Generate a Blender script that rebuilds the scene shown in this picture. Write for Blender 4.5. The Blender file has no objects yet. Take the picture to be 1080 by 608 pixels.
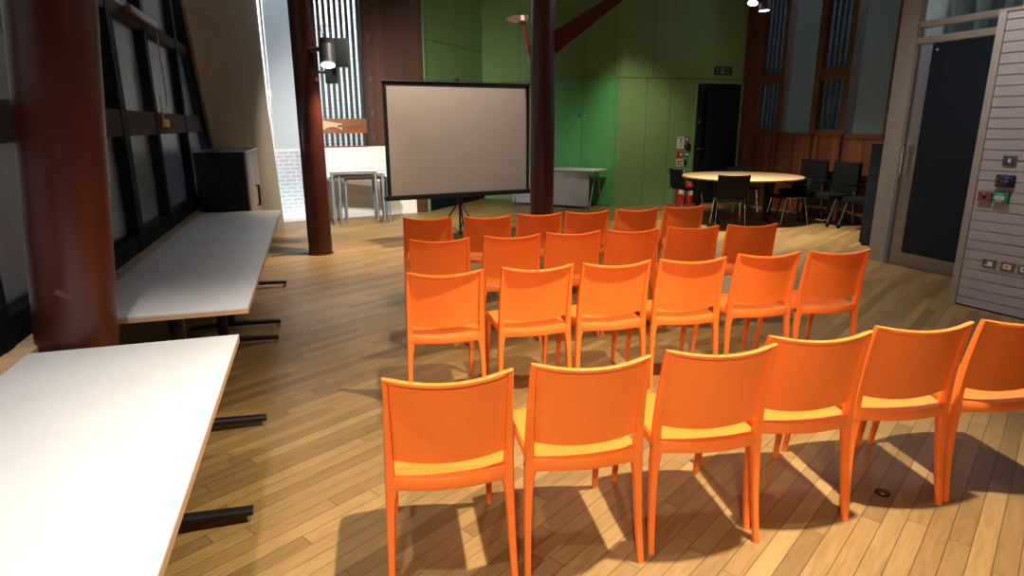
import bpy, bmesh, math, random
from mathutils import Vector, Matrix
random.seed(7)
C = bpy.context.scene.collection
S = bpy.context.scene
PI = math.pi

# ------------------------------------------------------------------ camera
cam_d = bpy.data.cameras.new('camera'); cam = bpy.data.objects.new('camera', cam_d); C.objects.link(cam)
S.camera = cam
cam_d.sensor_fit = 'HORIZONTAL'; cam_d.sensor_width = 36.0
cam_d.lens = 661.58 / 1080 * 36.0
cam_d.clip_start = 0.05; cam_d.clip_end = 200
PITCH, ROLL, HC = 0.254428, -0.0036003, 1.57286
cp, sp = math.cos(PITCH), math.sin(PITCH); cr, sr = math.cos(ROLL), math.sin(ROLL)
fw = Vector((0, cp, -sp)); r0 = Vector((1, 0, 0)); u0 = Vector((0, sp, cp))
rr = cr * r0 + sr * u0; uu = -sr * r0 + cr * u0
M = Matrix((rr, uu, -fw)).transposed().to_4x4(); M.translation = Vector((0, 0, HC))
cam.matrix_world = M

# ------------------------------------------------------------------ world, exposure
w = bpy.data.worlds.new('world'); S.world = w; w.use_nodes = True
bg = w.node_tree.nodes['Background']
bg.inputs['Color'].default_value = (0.88, 0.92, 1.0, 1); bg.inputs['Strength'].default_value = 12.0
S.view_settings.view_transform = 'Standard'; S.view_settings.look = 'None'
S.view_settings.exposure = 0.0; S.view_settings.gamma = 1.0; S.view_settings.use_curve_mapping = False

def spot(name, loc, target, power, size=70, blend=0.6, col=(1, 0.80, 0.55), rad=0.05):
    l = bpy.data.lights.new(name, 'SPOT'); l.energy = power; l.spot_size = math.radians(size); l.spot_blend = blend
    l.color = col; l.shadow_soft_size = rad
    o = bpy.data.objects.new(name, l); C.objects.link(o); o.location = loc
    o.rotation_euler = (Vector(target) - Vector(loc)).to_track_quat('-Z', 'Y').to_euler()
    return o
WARM = (1.0, 0.87, 0.66)
spot('ceiling_spot_chairs', (1.1, 2.1, 3.5), (0.70, 2.2, 0), 1300, 88, 1.0, WARM)
spot('fill_spot_near', (-0.2, -1.7, 2.95), (0.1, 2.1, 0.5), 560, 50, 1.0, WARM, 0.12)  # added fill light behind the camera, brightens the rear faces of the chairs
spot('ceiling_spot_table', (-0.75, 0.9, 3.5), (-1.1, 1.45, 0.7), 300, 70, 1.0, (1, 0.94, 0.88))
spot('ceiling_spot_rows', (0.6, 4.6, 3.6), (0.6, 5.0, 0), 360, 95, 0.9, WARM)
spot('ceiling_spot_aisle', (-1.1, 7.4, 4.2), (-1.5, 9.0, 0), 950, 72, 0.9, (1, 0.86, 0.66))
spot('ceiling_spot_screen', (0.2, 7.2, 4.2), (0.9, 13, 1.0), 420, 80, 0.9, (1, 0.9, 0.72))
spot('ceiling_spot_green', (1.9, 10.1, 4.2), (2.45, 12.5, 0.7), 420, 52, 1.0, (1, 0.9, 0.65))
spot('ceiling_spot_door', (2.6, 4.6, 4.0), (4.4, 5.6, 0.9), 210, 90, 0.9, (1, 0.96, 0.93))

# ------------------------------------------------------------------ materials
def mat(name, col, rough=0.5, metal=0.0, noise=0.08, nscale=12, bump=0.0, bscale=60, stretch=None, spec=None, trans=0.0, sub=0.0, coat=0.0):
    m = bpy.data.materials.new(name); m.use_nodes = True
    nt = m.node_tree; b = nt.nodes['Principled BSDF']
    tc = nt.nodes.new('ShaderNodeTexCoord'); mp = nt.nodes.new('ShaderNodeMapping')
    nt.links.new(tc.outputs['Object'], mp.inputs['Vector'])
    if stretch: mp.inputs['Scale'].default_value = stretch
    n = nt.nodes.new('ShaderNodeTexNoise'); n.inputs['Scale'].default_value = nscale; n.inputs['Detail'].default_value = 4
    nt.links.new(mp.outputs['Vector'], n.inputs['Vector'])
    r = nt.nodes.new('ShaderNodeValToRGB')
    r.color_ramp.elements[0].position = 0.3; r.color_ramp.elements[1].position = 0.7
    r.color_ramp.elements[0].color = tuple(max(0, c * (1 - noise)) for c in col) + (1,)
    r.color_ramp.elements[1].color = tuple(min(1, c * (1 + noise)) for c in col) + (1,)
    nt.links.new(n.outputs['Fac'], r.inputs['Fac']); nt.links.new(r.outputs['Color'], b.inputs['Base Color'])
    b.inputs['Roughness'].default_value = rough; b.inputs['Metallic'].default_value = metal
    if spec is not None: b.inputs['Specular IOR Level'].default_value = spec
    if trans: b.inputs['Transmission Weight'].default_value = trans
    if coat: b.inputs['Coat Weight'].default_value = coat
    if bump:
        n2 = nt.nodes.new('ShaderNodeTexNoise'); n2.inputs['Scale'].default_value = bscale
        nt.links.new(mp.outputs['Vector'], n2.inputs['Vector'])
        bm_ = nt.nodes.new('ShaderNodeBump'); bm_.inputs['Strength'].default_value = bump; bm_.inputs['Distance'].default_value = 0.01
        nt.links.new(n2.outputs['Fac'], bm_.inputs['Height']); nt.links.new(bm_.outputs['Normal'], b.inputs['Normal'])
    return m

def emis(name, col, s):
    m = bpy.data.materials.new(name); m.use_nodes = True; b = m.node_tree.nodes['Principled BSDF']
    b.inputs['Emission Color'].default_value = col + (1,); b.inputs['Emission Strength'].default_value = s
    b.inputs['Base Color'].default_value = col + (1,)
    return m

def glass(name, tint=(0.8, 0.9, 0.9), refl=0.12, rough=0.02, ior=1.5):
    m = bpy.data.materials.new(name); m.use_nodes = True; nt = m.node_tree; nt.nodes.clear()
    o = nt.nodes.new('ShaderNodeOutputMaterial'); mx = nt.nodes.new('ShaderNodeMixShader')
    t = nt.nodes.new('ShaderNodeBsdfTransparent'); g = nt.nodes.new('ShaderNodeBsdfGlossy')
    t.inputs['Color'].default_value = tint + (1,); g.inputs['Roughness'].default_value = rough
    fr = nt.nodes.new('ShaderNodeFresnel'); fr.inputs['IOR'].default_value = ior
    ad = nt.nodes.new('ShaderNodeMath'); ad.operation = 'ADD'; ad.inputs[1].default_value = refl - 0.04; ad.use_clamp = True
    nt.links.new(fr.outputs[0], ad.inputs[0]); nt.links.new(ad.outputs[0], mx.inputs[0])
    nt.links.new(t.outputs[0], mx.inputs[1]); nt.links.new(g.outputs[0], mx.inputs[2]); nt.links.new(mx.outputs[0], o.inputs[0])
    return m

def fabric_translucent(name, col, tr=0.5, rough=0.6):
    m = bpy.data.materials.new(name); m.use_nodes = True; nt = m.node_tree; nt.nodes.clear()
    o = nt.nodes.new('ShaderNodeOutputMaterial'); mx = nt.nodes.new('ShaderNodeMixShader'); mx.inputs[0].default_value = tr
    a = nt.nodes.new('ShaderNodeBsdfDiffuse'); t = nt.nodes.new('ShaderNodeBsdfTranslucent')
    n = nt.nodes.new('ShaderNodeTexNoise'); n.inputs['Scale'].default_value = 3
    r = nt.nodes.new('ShaderNodeValToRGB')
    r.color_ramp.elements[0].color = tuple(c * 0.94 for c in col) + (1,); r.color_ramp.elements[1].color = col + (1,)
    nt.links.new(n.outputs['Fac'], r.inputs['Fac'])
    for s in (a, t): nt.links.new(r.outputs['Color'], s.inputs['Color'])
    nt.links.new(a.outputs[0], mx.inputs[1]); nt.links.new(t.outputs[0], mx.inputs[2]); nt.links.new(mx.outputs[0], o.inputs[0])
    return m

def brick_mat(name, c1, c2, mortar, bw=0.215, rh=0.075, ms=0.010):
    m = bpy.data.materials.new(name); m.use_nodes = True; nt = m.node_tree; b = nt.nodes['Principled BSDF']
    tc = nt.nodes.new('ShaderNodeTexCoord'); sx = nt.nodes.new('ShaderNodeSeparateXYZ'); cx = nt.nodes.new('ShaderNodeCombineXYZ')
    nt.links.new(tc.outputs['Object'], sx.inputs[0]); nt.links.new(sx.outputs['X'], cx.inputs['X']); nt.links.new(sx.outputs['Z'], cx.inputs['Y'])
    t = nt.nodes.new('ShaderNodeTexBrick'); t.inputs['Scale'].default_value = 1; t.inputs['Brick Width'].default_value = bw
    t.inputs['Row Height'].default_value = rh; t.inputs['Mortar Size'].default_value = ms
    t.inputs['Color1'].default_value = c1 + (1,); t.inputs['Color2'].default_value = c2 + (1,); t.inputs['Mortar'].default_value = mortar + (1,)
    nt.links.new(cx.outputs[0], t.inputs['Vector']); nt.links.new(t.outputs['Color'], b.inputs['Base Color'])
    b.inputs['Roughness'].default_value = 0.9
    return m

def boards_mat(name, col, width, axis='X', vary=0.5, gap=0.04, rough=0.45, grain=0.25):
    """vertical boards: colour varies per board along a local axis"""
    m = bpy.data.materials.new(name); m.use_nodes = True; nt = m.node_tree; b = nt.nodes['Principled BSDF']; L = nt.links.new
    tc = nt.nodes.new('ShaderNodeTexCoord'); sx = nt.nodes.new('ShaderNodeSeparateXYZ'); L(tc.outputs['Object'], sx.inputs[0])
    dv = nt.nodes.new('ShaderNodeMath'); dv.operation = 'DIVIDE'; dv.inputs[1].default_value = width; L(sx.outputs[axis], dv.inputs[0])
    fl = nt.nodes.new('ShaderNodeMath'); fl.operation = 'FLOOR'; L(dv.outputs[0], fl.inputs[0])
    fc = nt.nodes.new('ShaderNodeMath'); fc.operation = 'FRACT'; L(dv.outputs[0], fc.inputs[0])
    wn = nt.nodes.new('ShaderNodeTexWhiteNoise'); wn.noise_dimensions = '1D'; L(fl.outputs[0], wn.inputs['W'])
    mp = nt.nodes.new('ShaderNodeMapping'); mp.inputs['Scale'].default_value = (30, 30, 1.5) if axis == 'X' else (1.5, 30, 30)
    L(tc.outputs['Object'], mp.inputs['Vector']); n = nt.nodes.new('ShaderNodeTexNoise'); n.inputs['Scale'].default_value = 1; n.inputs['Detail'].default_value = 5
    L(mp.outputs[0], n.inputs['Vector'])
    a = nt.nodes.new('ShaderNodeMath'); a.operation = 'MULTIPLY_ADD'; a.inputs[1].default_value = vary; a.inputs[2].default_value = 1 - vary / 2; L(wn.outputs['Value'], a.inputs[0])
    g = nt.nodes.new('ShaderNodeMath'); g.operation = 'MULTIPLY_ADD'; g.inputs[1].default_value = grain * 2; g.inputs[2].default_value = 1 - grain; L(n.outputs['Fac'], g.inputs[0])
    mu = nt.nodes.new('ShaderNodeMath'); mu.operation = 'MULTIPLY'; L(a.outputs[0], mu.inputs[0]); L(g.outputs[0], mu.inputs[1])
    gt = nt.nodes.new('ShaderNodeMath'); gt.operation = 'GREATER_THAN'; gt.inputs[1].default_value = gap; L(fc.outputs[0], gt.inputs[0])
    ga = nt.nodes.new('ShaderNodeMath'); ga.operation = 'MULTIPLY_ADD'; ga.inputs[1].default_value = 0.7; ga.inputs[2].default_value = 0.3; L(gt.outputs[0], ga.inputs[0])
    m2 = nt.nodes.new('ShaderNodeMath'); m2.operation = 'MULTIPLY'; L(mu.outputs[0], m2.inputs[0]); L(ga.outputs[0], m2.inputs[1])
    vm = nt.nodes.new('ShaderNodeVectorMath'); vm.operation = 'SCALE'; vm.inputs[0].default_value = col; L(m2.outputs[0], vm.inputs['Scale'])
    L(vm.outputs[0], b.inputs['Base Color']); b.inputs['Roughness'].default_value = rough
    return m

def floor_mat():
    m = bpy.data.materials.new('oak_strip_floor'); m.use_nodes = True; nt = m.node_tree; b = nt.nodes['Principled BSDF']; L = nt.links.new
    def N(t, **k):
        n = nt.nodes.new(t)
        for a, v in k.items(): setattr(n, a, v)
        return n
    def mth(op, a, bv=None, c=None):
        n = N('ShaderNodeMath', operation=op)
        for i, v in enumerate((a, bv, c)):
            if v is None: continue
            if isinstance(v, (int, float)): n.inputs[i].default_value = v
            else: L(v, n.inputs[i])
        return n.outputs[0]
    tc = N('ShaderNodeTexCoord'); mp = N('ShaderNodeMapping')
    # local x runs along the boards (41.8 degrees right of +Y)
    mp.inputs['Rotation'].default_value = (0, 0, -math.radians(90 - 41.8))
    L(tc.outputs['Object'], mp.inputs['Vector']); sx = N('ShaderNodeSeparateXYZ'); L(mp.outputs[0], sx.inputs[0])
    X, Y = sx.outputs['X'], sx.outputs['Y']
    row = mth('FLOOR', mth('DIVIDE', Y, 0.0735)); fy = mth('FRACT', mth('DIVIDE', Y, 0.0735))
    w1 = N('ShaderNodeTexWhiteNoise', noise_dimensions='1D'); L(row, w1.inputs['W'])
    xs = mth('DIVIDE', mth('ADD', X, mth('MULTIPLY', w1.outputs['Value'], 7.3)), 0.95)
    ix = mth('FLOOR', xs); fx = mth('FRACT', xs)
    cb = N('ShaderNodeCombineXYZ'); L(row, cb.inputs[0]); L(ix, cb.inputs[1])
    w2 = N('ShaderNodeTexWhiteNoise', noise_dimensions='3D'); L(cb.outputs[0], w2.inputs['Vector'])
    ramp = N('ShaderNodeValToRGB'); cr_ = ramp.color_ramp
    cr_.elements[0].color = (0.185, 0.108, 0.037, 1); cr_.elements[1].color = (0.315, 0.195, 0.072, 1)
    e = cr_.elements.new(0.5); e.color = (0.25, 0.15, 0.054, 1)
    L(w2.outputs['Value'], ramp.inputs['Fac'])
    # grain, offset per board
    off = N('ShaderNodeVectorMath', operation='MULTIPLY_ADD'); L(w2.outputs['Color'], off.inputs[0]); off.inputs[1].default_value = (9, 9, 9)
    L(mp.outputs[0], off.inputs[2]); m2 = N('ShaderNodeMapping'); m2.inputs['Scale'].default_value = (3.0, 26, 1); L(off.outputs[0], m2.inputs['Vector'])
    n1 = N('ShaderNodeTexNoise'); n1.inputs['Scale'].default_value = 1.6; n1.inputs['Detail'].default_value = 6; n1.inputs['Distortion'].default_value = 1.4
    L(m2.outputs[0], n1.inputs['Vector'])
    gr = mth('MULTIPLY_ADD', n1.outputs['Fac'], 0.75, 0.62)
    n3 = N('ShaderNodeTexNoise'); n3.inputs['Scale'].default_value = 1.3; n3.inputs['Detail'].default_value = 3; L(tc.outputs['Object'], n3.inputs['Vector'])
    wear = mth('MULTIPLY_ADD', n3.outputs['Fac'], 0.5, 0.75)
    edge = mth('MINIMUM', mth('MULTIPLY', mth('MINIMUM', fy, mth('SUBTRACT', 1.0, fy)), 0.0735), mth('MULTIPLY', mth('MINIMUM', fx, mth('SUBTRACT', 1.0, fx)), 0.95))
    mr = N('ShaderNodeMapRange'); mr.inputs['From Min'].default_value = 0.0004; mr.inputs['From Max'].default_value = 0.0024
    mr.inputs['To Min'].default_value = 0.22; mr.inputs['To Max'].default_value = 1.0; L(edge, mr.inputs['Value'])
    tot = mth('MULTIPLY', mth('MULTIPLY', gr, wear), mr.outputs[0])
    vm = N('ShaderNodeVectorMath', operation='SCALE'); L(ramp.outputs[0], vm.inputs[0]); L(tot, vm.inputs['Scale'])
    L(vm.outputs[0], b.inputs['Base Color'])
    L(mth('MULTIPLY_ADD', n1.outputs['Fac'], 0.2, 0.36), b.inputs['Roughness'])
    bp = N('ShaderNodeBump'); bp.inputs['Strength'].default_value = 0.3; bp.inputs['Distance'].default_value = 0.003
    L(mr.outputs[0], bp.inputs['Height']); L(bp.outputs[0], b.inputs['Normal'])
    return m

M_ = dict(
    floor=floor_mat(),
    orange=mat('orange_plastic', (0.92, 0.19, 0.026), 0.38, noise=0.03, nscale=5, bump=0.05, bscale=400, sub=0.1),
    red=mat('red_oxide_paint', (0.055, 0.0105, 0.006), 0.36, noise=0.18, nscale=5, bump=0.05),
    white_lam=mat('white_laminate', (0.66, 0.66, 0.67), 0.45, noise=0.03, nscale=3),
    ply=mat('plywood_edge', (0.50, 0.34, 0.19), 0.6, noise=0.2, nscale=9, stretch=(1, 1, 40)),
    black=mat('black_powder_coat', (0.009, 0.010, 0.013), 0.45, noise=0.2, spec=0.35),
    blackp=mat('black_plastic', (0.008, 0.009, 0.012), 0.6, noise=0.2, spec=0.2),
    chrome=mat('chrome', (0.6, 0.6, 0.6), 0.2, metal=1.0, noise=0.05),
    greymet=mat('grey_metal', (0.26, 0.29, 0.32), 0.4, metal=0.6, noise=0.1),
    steel=mat('brushed_steel', (0.30, 0.30, 0.31), 0.28, metal=1.0, noise=0.12, nscale=10, stretch=(60, 60, 1)),
    navy=mat('navy_paint', (0.004, 0.010, 0.019), 0.55, noise=0.15, spec=0.3),
    darkdoor=mat('dark_door_paint', (0.006, 0.008, 0.014), 0.5, noise=0.15, spec=0.3),
    frame=mat('dark_window_frame', (0.006, 0.010, 0.014), 0.6, noise=0.2, spec=0.04),
    rail=mat('brown_rail', (0.030, 0.020, 0.017), 0.6, noise=0.2, spec=0.05),
    green=mat('green_wall_paint', (0.150, 0.262, 0.102), 0.6, noise=0.08, nscale=1.3, bump=0.06, bscale=30),
    green2=mat('emerald_door_paint', (0.085, 0.34, 0.115), 0.5, noise=0.06, nscale=1.5),
    seam=mat('dark_joint', (0.03, 0.06, 0.02), 0.8),
    beige=mat('beige_plaster', (0.24, 0.20, 0.14), 0.8, noise=0.10, nscale=1.2, bump=0.08, bscale=25),
    cream=mat('cream_paint', (0.075, 0.068, 0.05), 0.6, noise=0.06),
    post=mat('taupe_paint', (0.33, 0.30, 0.265), 0.55, noise=0.05),
    alu=mat('aluminium_trim', (0.12, 0.15, 0.18), 0.5, metal=0.3, noise=0.08),
    whitew=mat('white_wall_paint', (0.70, 0.69, 0.66), 0.7, noise=0.03),
    ceiling=mat('dark_ceiling_timber', (0.10, 0.07, 0.05), 0.8, noise=0.2),
    wood=boards_mat('mahogany_boards', (0.115, 0.036, 0.016), 0.075, vary=1.0),
    woodsm=mat('mahogany', (0.085, 0.026, 0.012), 0.4, noise=0.35, nscale=4, stretch=(14, 14, 1)),
    woodor=mat('orange_timber', (0.20, 0.065, 0.020), 0.4, noise=0.35, nscale=4, stretch=(1, 14, 14)),
    brown=boards_mat('brown_vertical_boards', (0.060, 0.023, 0.011), 0.16, vary=0.9, gap=0.02),
    brass=mat('brass_plate', (0.28, 0.19, 0.10), 0.35, metal=0.7, noise=0.1),
    screen=mat('projection_fabric', (0.31, 0.262, 0.242), 0.8, noise=0.03, nscale=2),
    lens=emis('lamp_lens', (1.0, 0.94, 0.82), 7.0),
    glass=glass('window_glass'), glassd=glass('tinted_glass', (0.84, 0.86, 0.87), 0.05, 0.22, 1.16),
    blind=fabric_translucent('pale_roller_blind', (0.80, 0.84, 0.87), 0.62),
    blindg=fabric_translucent('grey_green_screen', (0.26, 0.33, 0.34), 0.5),
    brick=brick_mat('pale_pink_brick', (0.82, 0.54, 0.52), (0.80, 0.64, 0.66), (0.93, 0.90, 0.92), 0.215, 0.078, 0.012),
    brickd=brick_mat('whitewashed_brick', (0.55, 0.5, 0.42), (0.4, 0.36, 0.3), (0.85, 0.87, 0.87), 0.2, 0.11, 0.02),
    fin=mat('dark_fin', (0.016, 0.020, 0.030), 0.5),
    rtop=mat('pale_oak_top', (0.50, 0.33, 0.17), 0.4, noise=0.1, nscale=3, stretch=(1, 10, 1)),
    redp=mat('fire_red', (0.42, 0.02, 0.015), 0.3),
    blue=mat('sign_blue', (0.02, 0.06, 0.30), 0.4), white=mat('sign_white', (0.65, 0.65, 0.62), 0.5),
    greenp=mat('call_point_green', (0.01, 0.22, 0.12), 0.4), greyp=mat('grey_plate', (0.10, 0.10, 0.11), 0.4, metal=0.5),
    redbr=mat('red_brown_box', (0.20, 0.055, 0.045), 0.5), lblue=mat('blue_lens', (0.012, 0.02, 0.06), 0.12, coat=1.0),
    fabric=mat('black_upholstery', (0.007, 0.009, 0.010), 0.95, spec=0.1, bump=0.2, bscale=200),
    greypan=mat('grey_panel', (0.34, 0.34, 0.35), 0.5, noise=0.03),
    rubber=mat('grey_cable', (0.10, 0.10, 0.10), 0.6), yellow=mat('yellow_paint', (0.55, 0.40, 0.05), 0.5),
    asphalt=mat('dark_asphalt', (0.05, 0.05, 0.055), 0.9),
    greyslat=mat('grille_grey', (0.07, 0.07, 0.065), 0.6),
    boardw=mat('taupe_boarding', (0.38, 0.365, 0.355), 0.55, noise=0.05, nscale=3),
    greyd=mat('dark_grey_casing', (0.035, 0.042, 0.05), 0.45),
)

# ------------------------------------------------------------------ mesh helpers
class MB:
    def __init__(s): s.bm = bmesh.new()
    def box(s, x0, x1, y0, y1, z0, z1, bev=0.0, mtx=None):
        v = [s.bm.verts.new((x, y, z)) for z in (z0, z1) for x, y in ((x0, y0), (x1, y0), (x1, y1), (x0, y1))]
        if mtx is not None:
            for q in v: q.co = mtx @ q.co
        fs = [s.bm.faces.new([v[i] for i in f]) for f in ((3, 2, 1, 0), (4, 5, 6, 7), (0, 1, 5, 4), (1, 2, 6, 5), (2, 3, 7, 6), (3, 0, 4, 7))]
        if bev > 0:
            es = list({e for f in fs for e in f.edges}); bmesh.ops.bevel(s.bm, geom=es, offset=bev, segments=2, affect='EDGES', profile=0.7)
        return s
    def loft(s, rings, cap=True, closed=True):
        vr = [[s.bm.verts.new(p) for p in r] for r in rings]; n = len(vr[0])
        for a, b in zip(vr, vr[1:]):
            for i in range(n if closed else n - 1):
                j = (i + 1) % n; s.bm.faces.new((a[i], a[j], b[j], b[i]))
        if cap and closed:
            s.bm.faces.new(list(reversed(vr[0]))); s.bm.faces.new(vr[-1])
        return s
    def tube(s, pts, rad, n=10, cap=True):
        pts = [Vector(p) for p in pts]; k = len(pts); rad = rad if isinstance(rad, (list, tuple)) else [rad] * k
        rings = []; prev = None
        for i, p in enumerate(pts):
            t = (pts[min(i + 1, k - 1)] - pts[max(i - 1, 0)]).normalized()
            ref = prev if prev is not None else (Vector((1, 0, 0)) if abs(t.x) < 0.8 else Vector((0, 1, 0)))
            a = (ref - ref.dot(t) * t).normalized(); prev = a; b = t.cross(a)
            rings.append([p + rad[i] * (math.cos(2 * PI * j / n) * a + math.sin(2 * PI * j / n) * b) for j in range(n)])
        return s.loft(rings, cap)
    def cyl(s, x, y, z0, z1, r0, r1=None, n=24):
        return s.tube([(x, y, z0), (x, y, z1)], [r0, r0 if r1 is None else r1], n)
    def prism(s, pts, z0, z1):
        return s.loft([[Vector((x, y, z0)) for x, y in pts], [Vector((x, y, z1)) for x, y in pts]])
    def sheet(s, f, nu, nv, th):
        """closed slab from f(i/nu, j/nv) -> (point, unit normal), thickness th"""
        fr = [[s.bm.verts.new(f(i / nu, j / nv)[0]) for j in range(nv + 1)] for i in range(nu + 1)]
        bk = [[s.bm.verts.new(f(i / nu, j / nv)[0] - th * f(i / nu, j / nv)[1]) for j in range(nv + 1)] for i in range(nu + 1)]
        F = s.bm.faces.new
        for i in range(nu):
            for j in range(nv):
                F((fr[i][j], fr[i + 1][j], fr[i + 1][j + 1], fr[i][j + 1])); F((bk[i][j + 1], bk[i + 1][j + 1], bk[i + 1][j], bk[i][j]))
        for i in range(nu):
            F((fr[i][0], bk[i][0], bk[i + 1][0], fr[i + 1][0])); F((fr[i + 1][nv], bk[i + 1][nv], bk[i][nv], fr[i][nv]))
        for j in range(nv):
            F((fr[0][j + 1], bk[0][j + 1], bk[0][j], fr[0][j])); F((fr[nu][j], bk[nu][j], bk[nu][j + 1], fr[nu][j + 1]))
        return s
    def build(s, name, m, parent=None, smooth=True, kind=None, loc=None, rz=0):
        bmesh.ops.recalc_face_normals(s.bm, faces=s.bm.faces)
        me = bpy.data.meshes.new(name); s.bm.to_mesh(me); s.bm.free()
        me.materials.append(M_[m] if isinstance(m, str) else m)
        if smooth:
            for p in me.polygons: p.use_smooth = True
            me.set_sharp_from_angle(angle=math.radians(35))
        o = bpy.data.objects.new(name, me); C.objects.link(o)
        if parent is not None: o.parent = parent
        if loc is not None: o.location = loc; o.rotation_euler = (0, 0, rz)
        if kind: o['kind'] = kind
        return o

def tag(o, label, cat, group=None, kind=None):
    o['label'] = label; o['category'] = cat
    if group: o['group'] = group
    if kind: o['kind'] = kind
    return o
def thing(name, label, cat, loc=(0, 0, 0), rz=0, group=None):
    o = bpy.data.objects.new(name, None); C.objects.link(o); o.empty_display_size = 0.1
    o.location = loc; o.rotation_euler = (0, 0, rz); return tag(o, label, cat, group)
def copy_tree(o, parent=None):
    c = o.copy(); C.objects.link(c); c.parent = parent
    for ch in [x for x in o.children]: copy_tree(ch, c)
    return c
class Frame:
    """wall frame: x along the wall, +y outwards, z up"""
    def __init__(s, A, t): s.A = Vector((A[0], A[1], 0)); t = Vector((t[0], t[1], 0)).normalized(); s.t = t; s.n = Vector((-t.y, t.x, 0)); s.rz = math.atan2(t.y, t.x)
    def p(s, u, o=0, z=0): return s.A + u * s.t + o * s.n + Vector((0, 0, z))
    def struct(s, mb, name, m, kind='structure', parent=None): return mb.build(name, m, parent, kind=kind if parent is None else None, loc=s.A if parent is None else None, rz=s.rz, smooth=True)
GL = Frame((-2.44, 3.81), (-0.298, 0.9546))       # glazed wall on the left
LB = Frame((-3.18, 10.89), (0.882, 0.471))        # window wall behind the stacked tables
G1 = Frame((-1.566, 11.75), (0.956, 2.28))        # green wall behind the screen
BC = Frame((-0.61, 14.03), (2.71, -1.65))         # green wall with double doors
CD = Frame((2.1, 12.38), (1.61, 0.48))            # green wall with the dark door
WD = Frame((4.85, 12.57), (0.287, -0.958))        # timber window wall on the right
DR = Frame((4.38, 7.18), (0.25, -0.74))           # steel-edged door
BW = Frame((3.97, 5.48), (0.414, -0.91))          # boarded wall
HT = 4.7

# ------------------------------------------------------------------ room shell
P_ = GL.p(5.961, -0.604)
poly = [GL.p(-6.62, 0), GL.p(4.6, 0), P_, LB.p(-0.82), LB.p(1.83), G1.p(2.47), BC.p(3.17), CD.p(2.72), WD.p(5.0), (4.31 + 2.0, 8.0, 0), (4.31, 7.38, 0), DR.p(10.2)]
mb = MB(); mb.prism([(q[0], q[1]) for q in poly], HT, HT + 0.1); mb.build('ceiling', 'ceiling', kind='structure')
mb = MB(); mb.prism([(q[0], q[1]) for q in poly[:4] + [LB.p(1.83, 0.05), G1.p(2.50, 0.05), BC.p(3.17, 0.05), CD.p(2.8, 0.05), WD.p(5.0, 0.05)] + [WD.p(6.2), (9.0, 6.0, 0), (9.0, -2.9, 0)]], -0.15, 0); mb.build('floor', 'floor', kind='structure')
# wall behind the camera and the hidden return wall
a = GL.p(-6.62); b_ = DR.p(10.2)
MB().box(a.x - 0.2, b_.x + 0.2, a.y - 0.3, a.y, 0, HT).build('wall_rear', 'beige', kind='structure')
RT = Frame((4.31, 7.38), (2.0, 0.62))
RT.struct(MB().box(0.02, 2.3, -0.08, 0.0, 0, HT), 'wall_return', 'post')

# --- left glazed wall
g = MB(); g.box(-6.62, 4.6, 0.0, 0.2, 0, 0.72); GL.struct(g, 'wall_left', 'beige')
GL.struct(MB().box(-6.62, 4.3, -0.115, 0.04, 0.715, 0.742, 0.004), 'trim_1', 'ply')
g = MB(); g.box(-6.62, 4.9, 0.0, 0.2, 3.3, HT); GL.struct(g, 'wall_left_upper', 'beige')
f = MB()
for u, wd in ((-5.2, .1), (-3.4, .1), (-1.62, .08), (-0.4, .1), (0.50, .13), (1.46, .10), (2.74, .10)):
    f.box(u - wd / 2, u + wd / 2, -0.035, 0.035, 0.74, 3.3)
f.box(-6.6, 4.3, -0.03, 0.07, 0.742, 0.86); f.box(-6.6, 4.0, -0.03, 0.07, 3.2, 3.3)
win1 = thing('window_1', 'x', 'window'); del win1['label'], win1['category']; win1['kind'] = 'structure'; win1.location = GL.A; win1.rotation_euler = (0, 0, GL.rz)
f.build('window_frame', 'frame', win1)
f = MB(); f.box(-6.6, 4.2, -0.030, 0.04, 1.51, 1.68); f.box(-6.6, 4.1, -0.03, 0.04, 2.29, 2.38); f.build('window_rail', 'rail', win1)
MB().box(-6.6, 4.3, 0.02, 0.03, 0.8, 3.25).build('glass', 'glassd', win1)
# slatted radiator grille under the sill
for ga, gb, lab in ((-4.6, -1.80, 'dark slatted radiator grille under the sill behind the nearest white table'), (-1.15, 2.5, 'dark slatted radiator grille under the sill beyond the leaning red column')):
    g = MB(); k = ga
    while k < gb - 0.03: g.box(k, k + 0.022, -0.085, -0.06, 0.06, 0.70); k += 0.05
    g.box(ga, gb, -0.06, -0.02, 0.03, 0.712)
    tag(g.build('radiator_grille', 'greyslat', loc=GL.A, rz=GL.rz), lab, 'grille')
# window opener and yellow catch
t = thing('window_opener', 'brass coloured window winding gear on the upper rail of the left glazing', 'window opener', GL.p(1.3, -0.035, 2.36), GL.rz)
MB().box(-0.42, 0.42, -0.05, -0.005, -0.02, 0.03, 0.006).build('casing', 'brass', t)
MB().tube([(0.44, -0.03, 0.01), (0.44, -0.03, -0.06), (0.47, -0.03, -0.5), (0.46, -0.03, -0.62)], 0.006, 6).build('chain', 'brass', t)
t = thing('window_catch', 'small yellow catch on the middle rail of the left glazing', 'catch', GL.p(1.62, -0.035, 1.6), GL.rz)
for x in (0, .06, .12): MB().box(x, x + 0.035, -0.03, 0.0, -0.035, 0.03, 0.005).build('catch_plate', 'yellow', t)
MB().tube([(-0.03, -0.02, 0.0), (-0.05, -0.02, 0.12), (-0.055, -0.02, 0.22)], 0.007, 6).build('pull', 'yellow', t)

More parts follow.
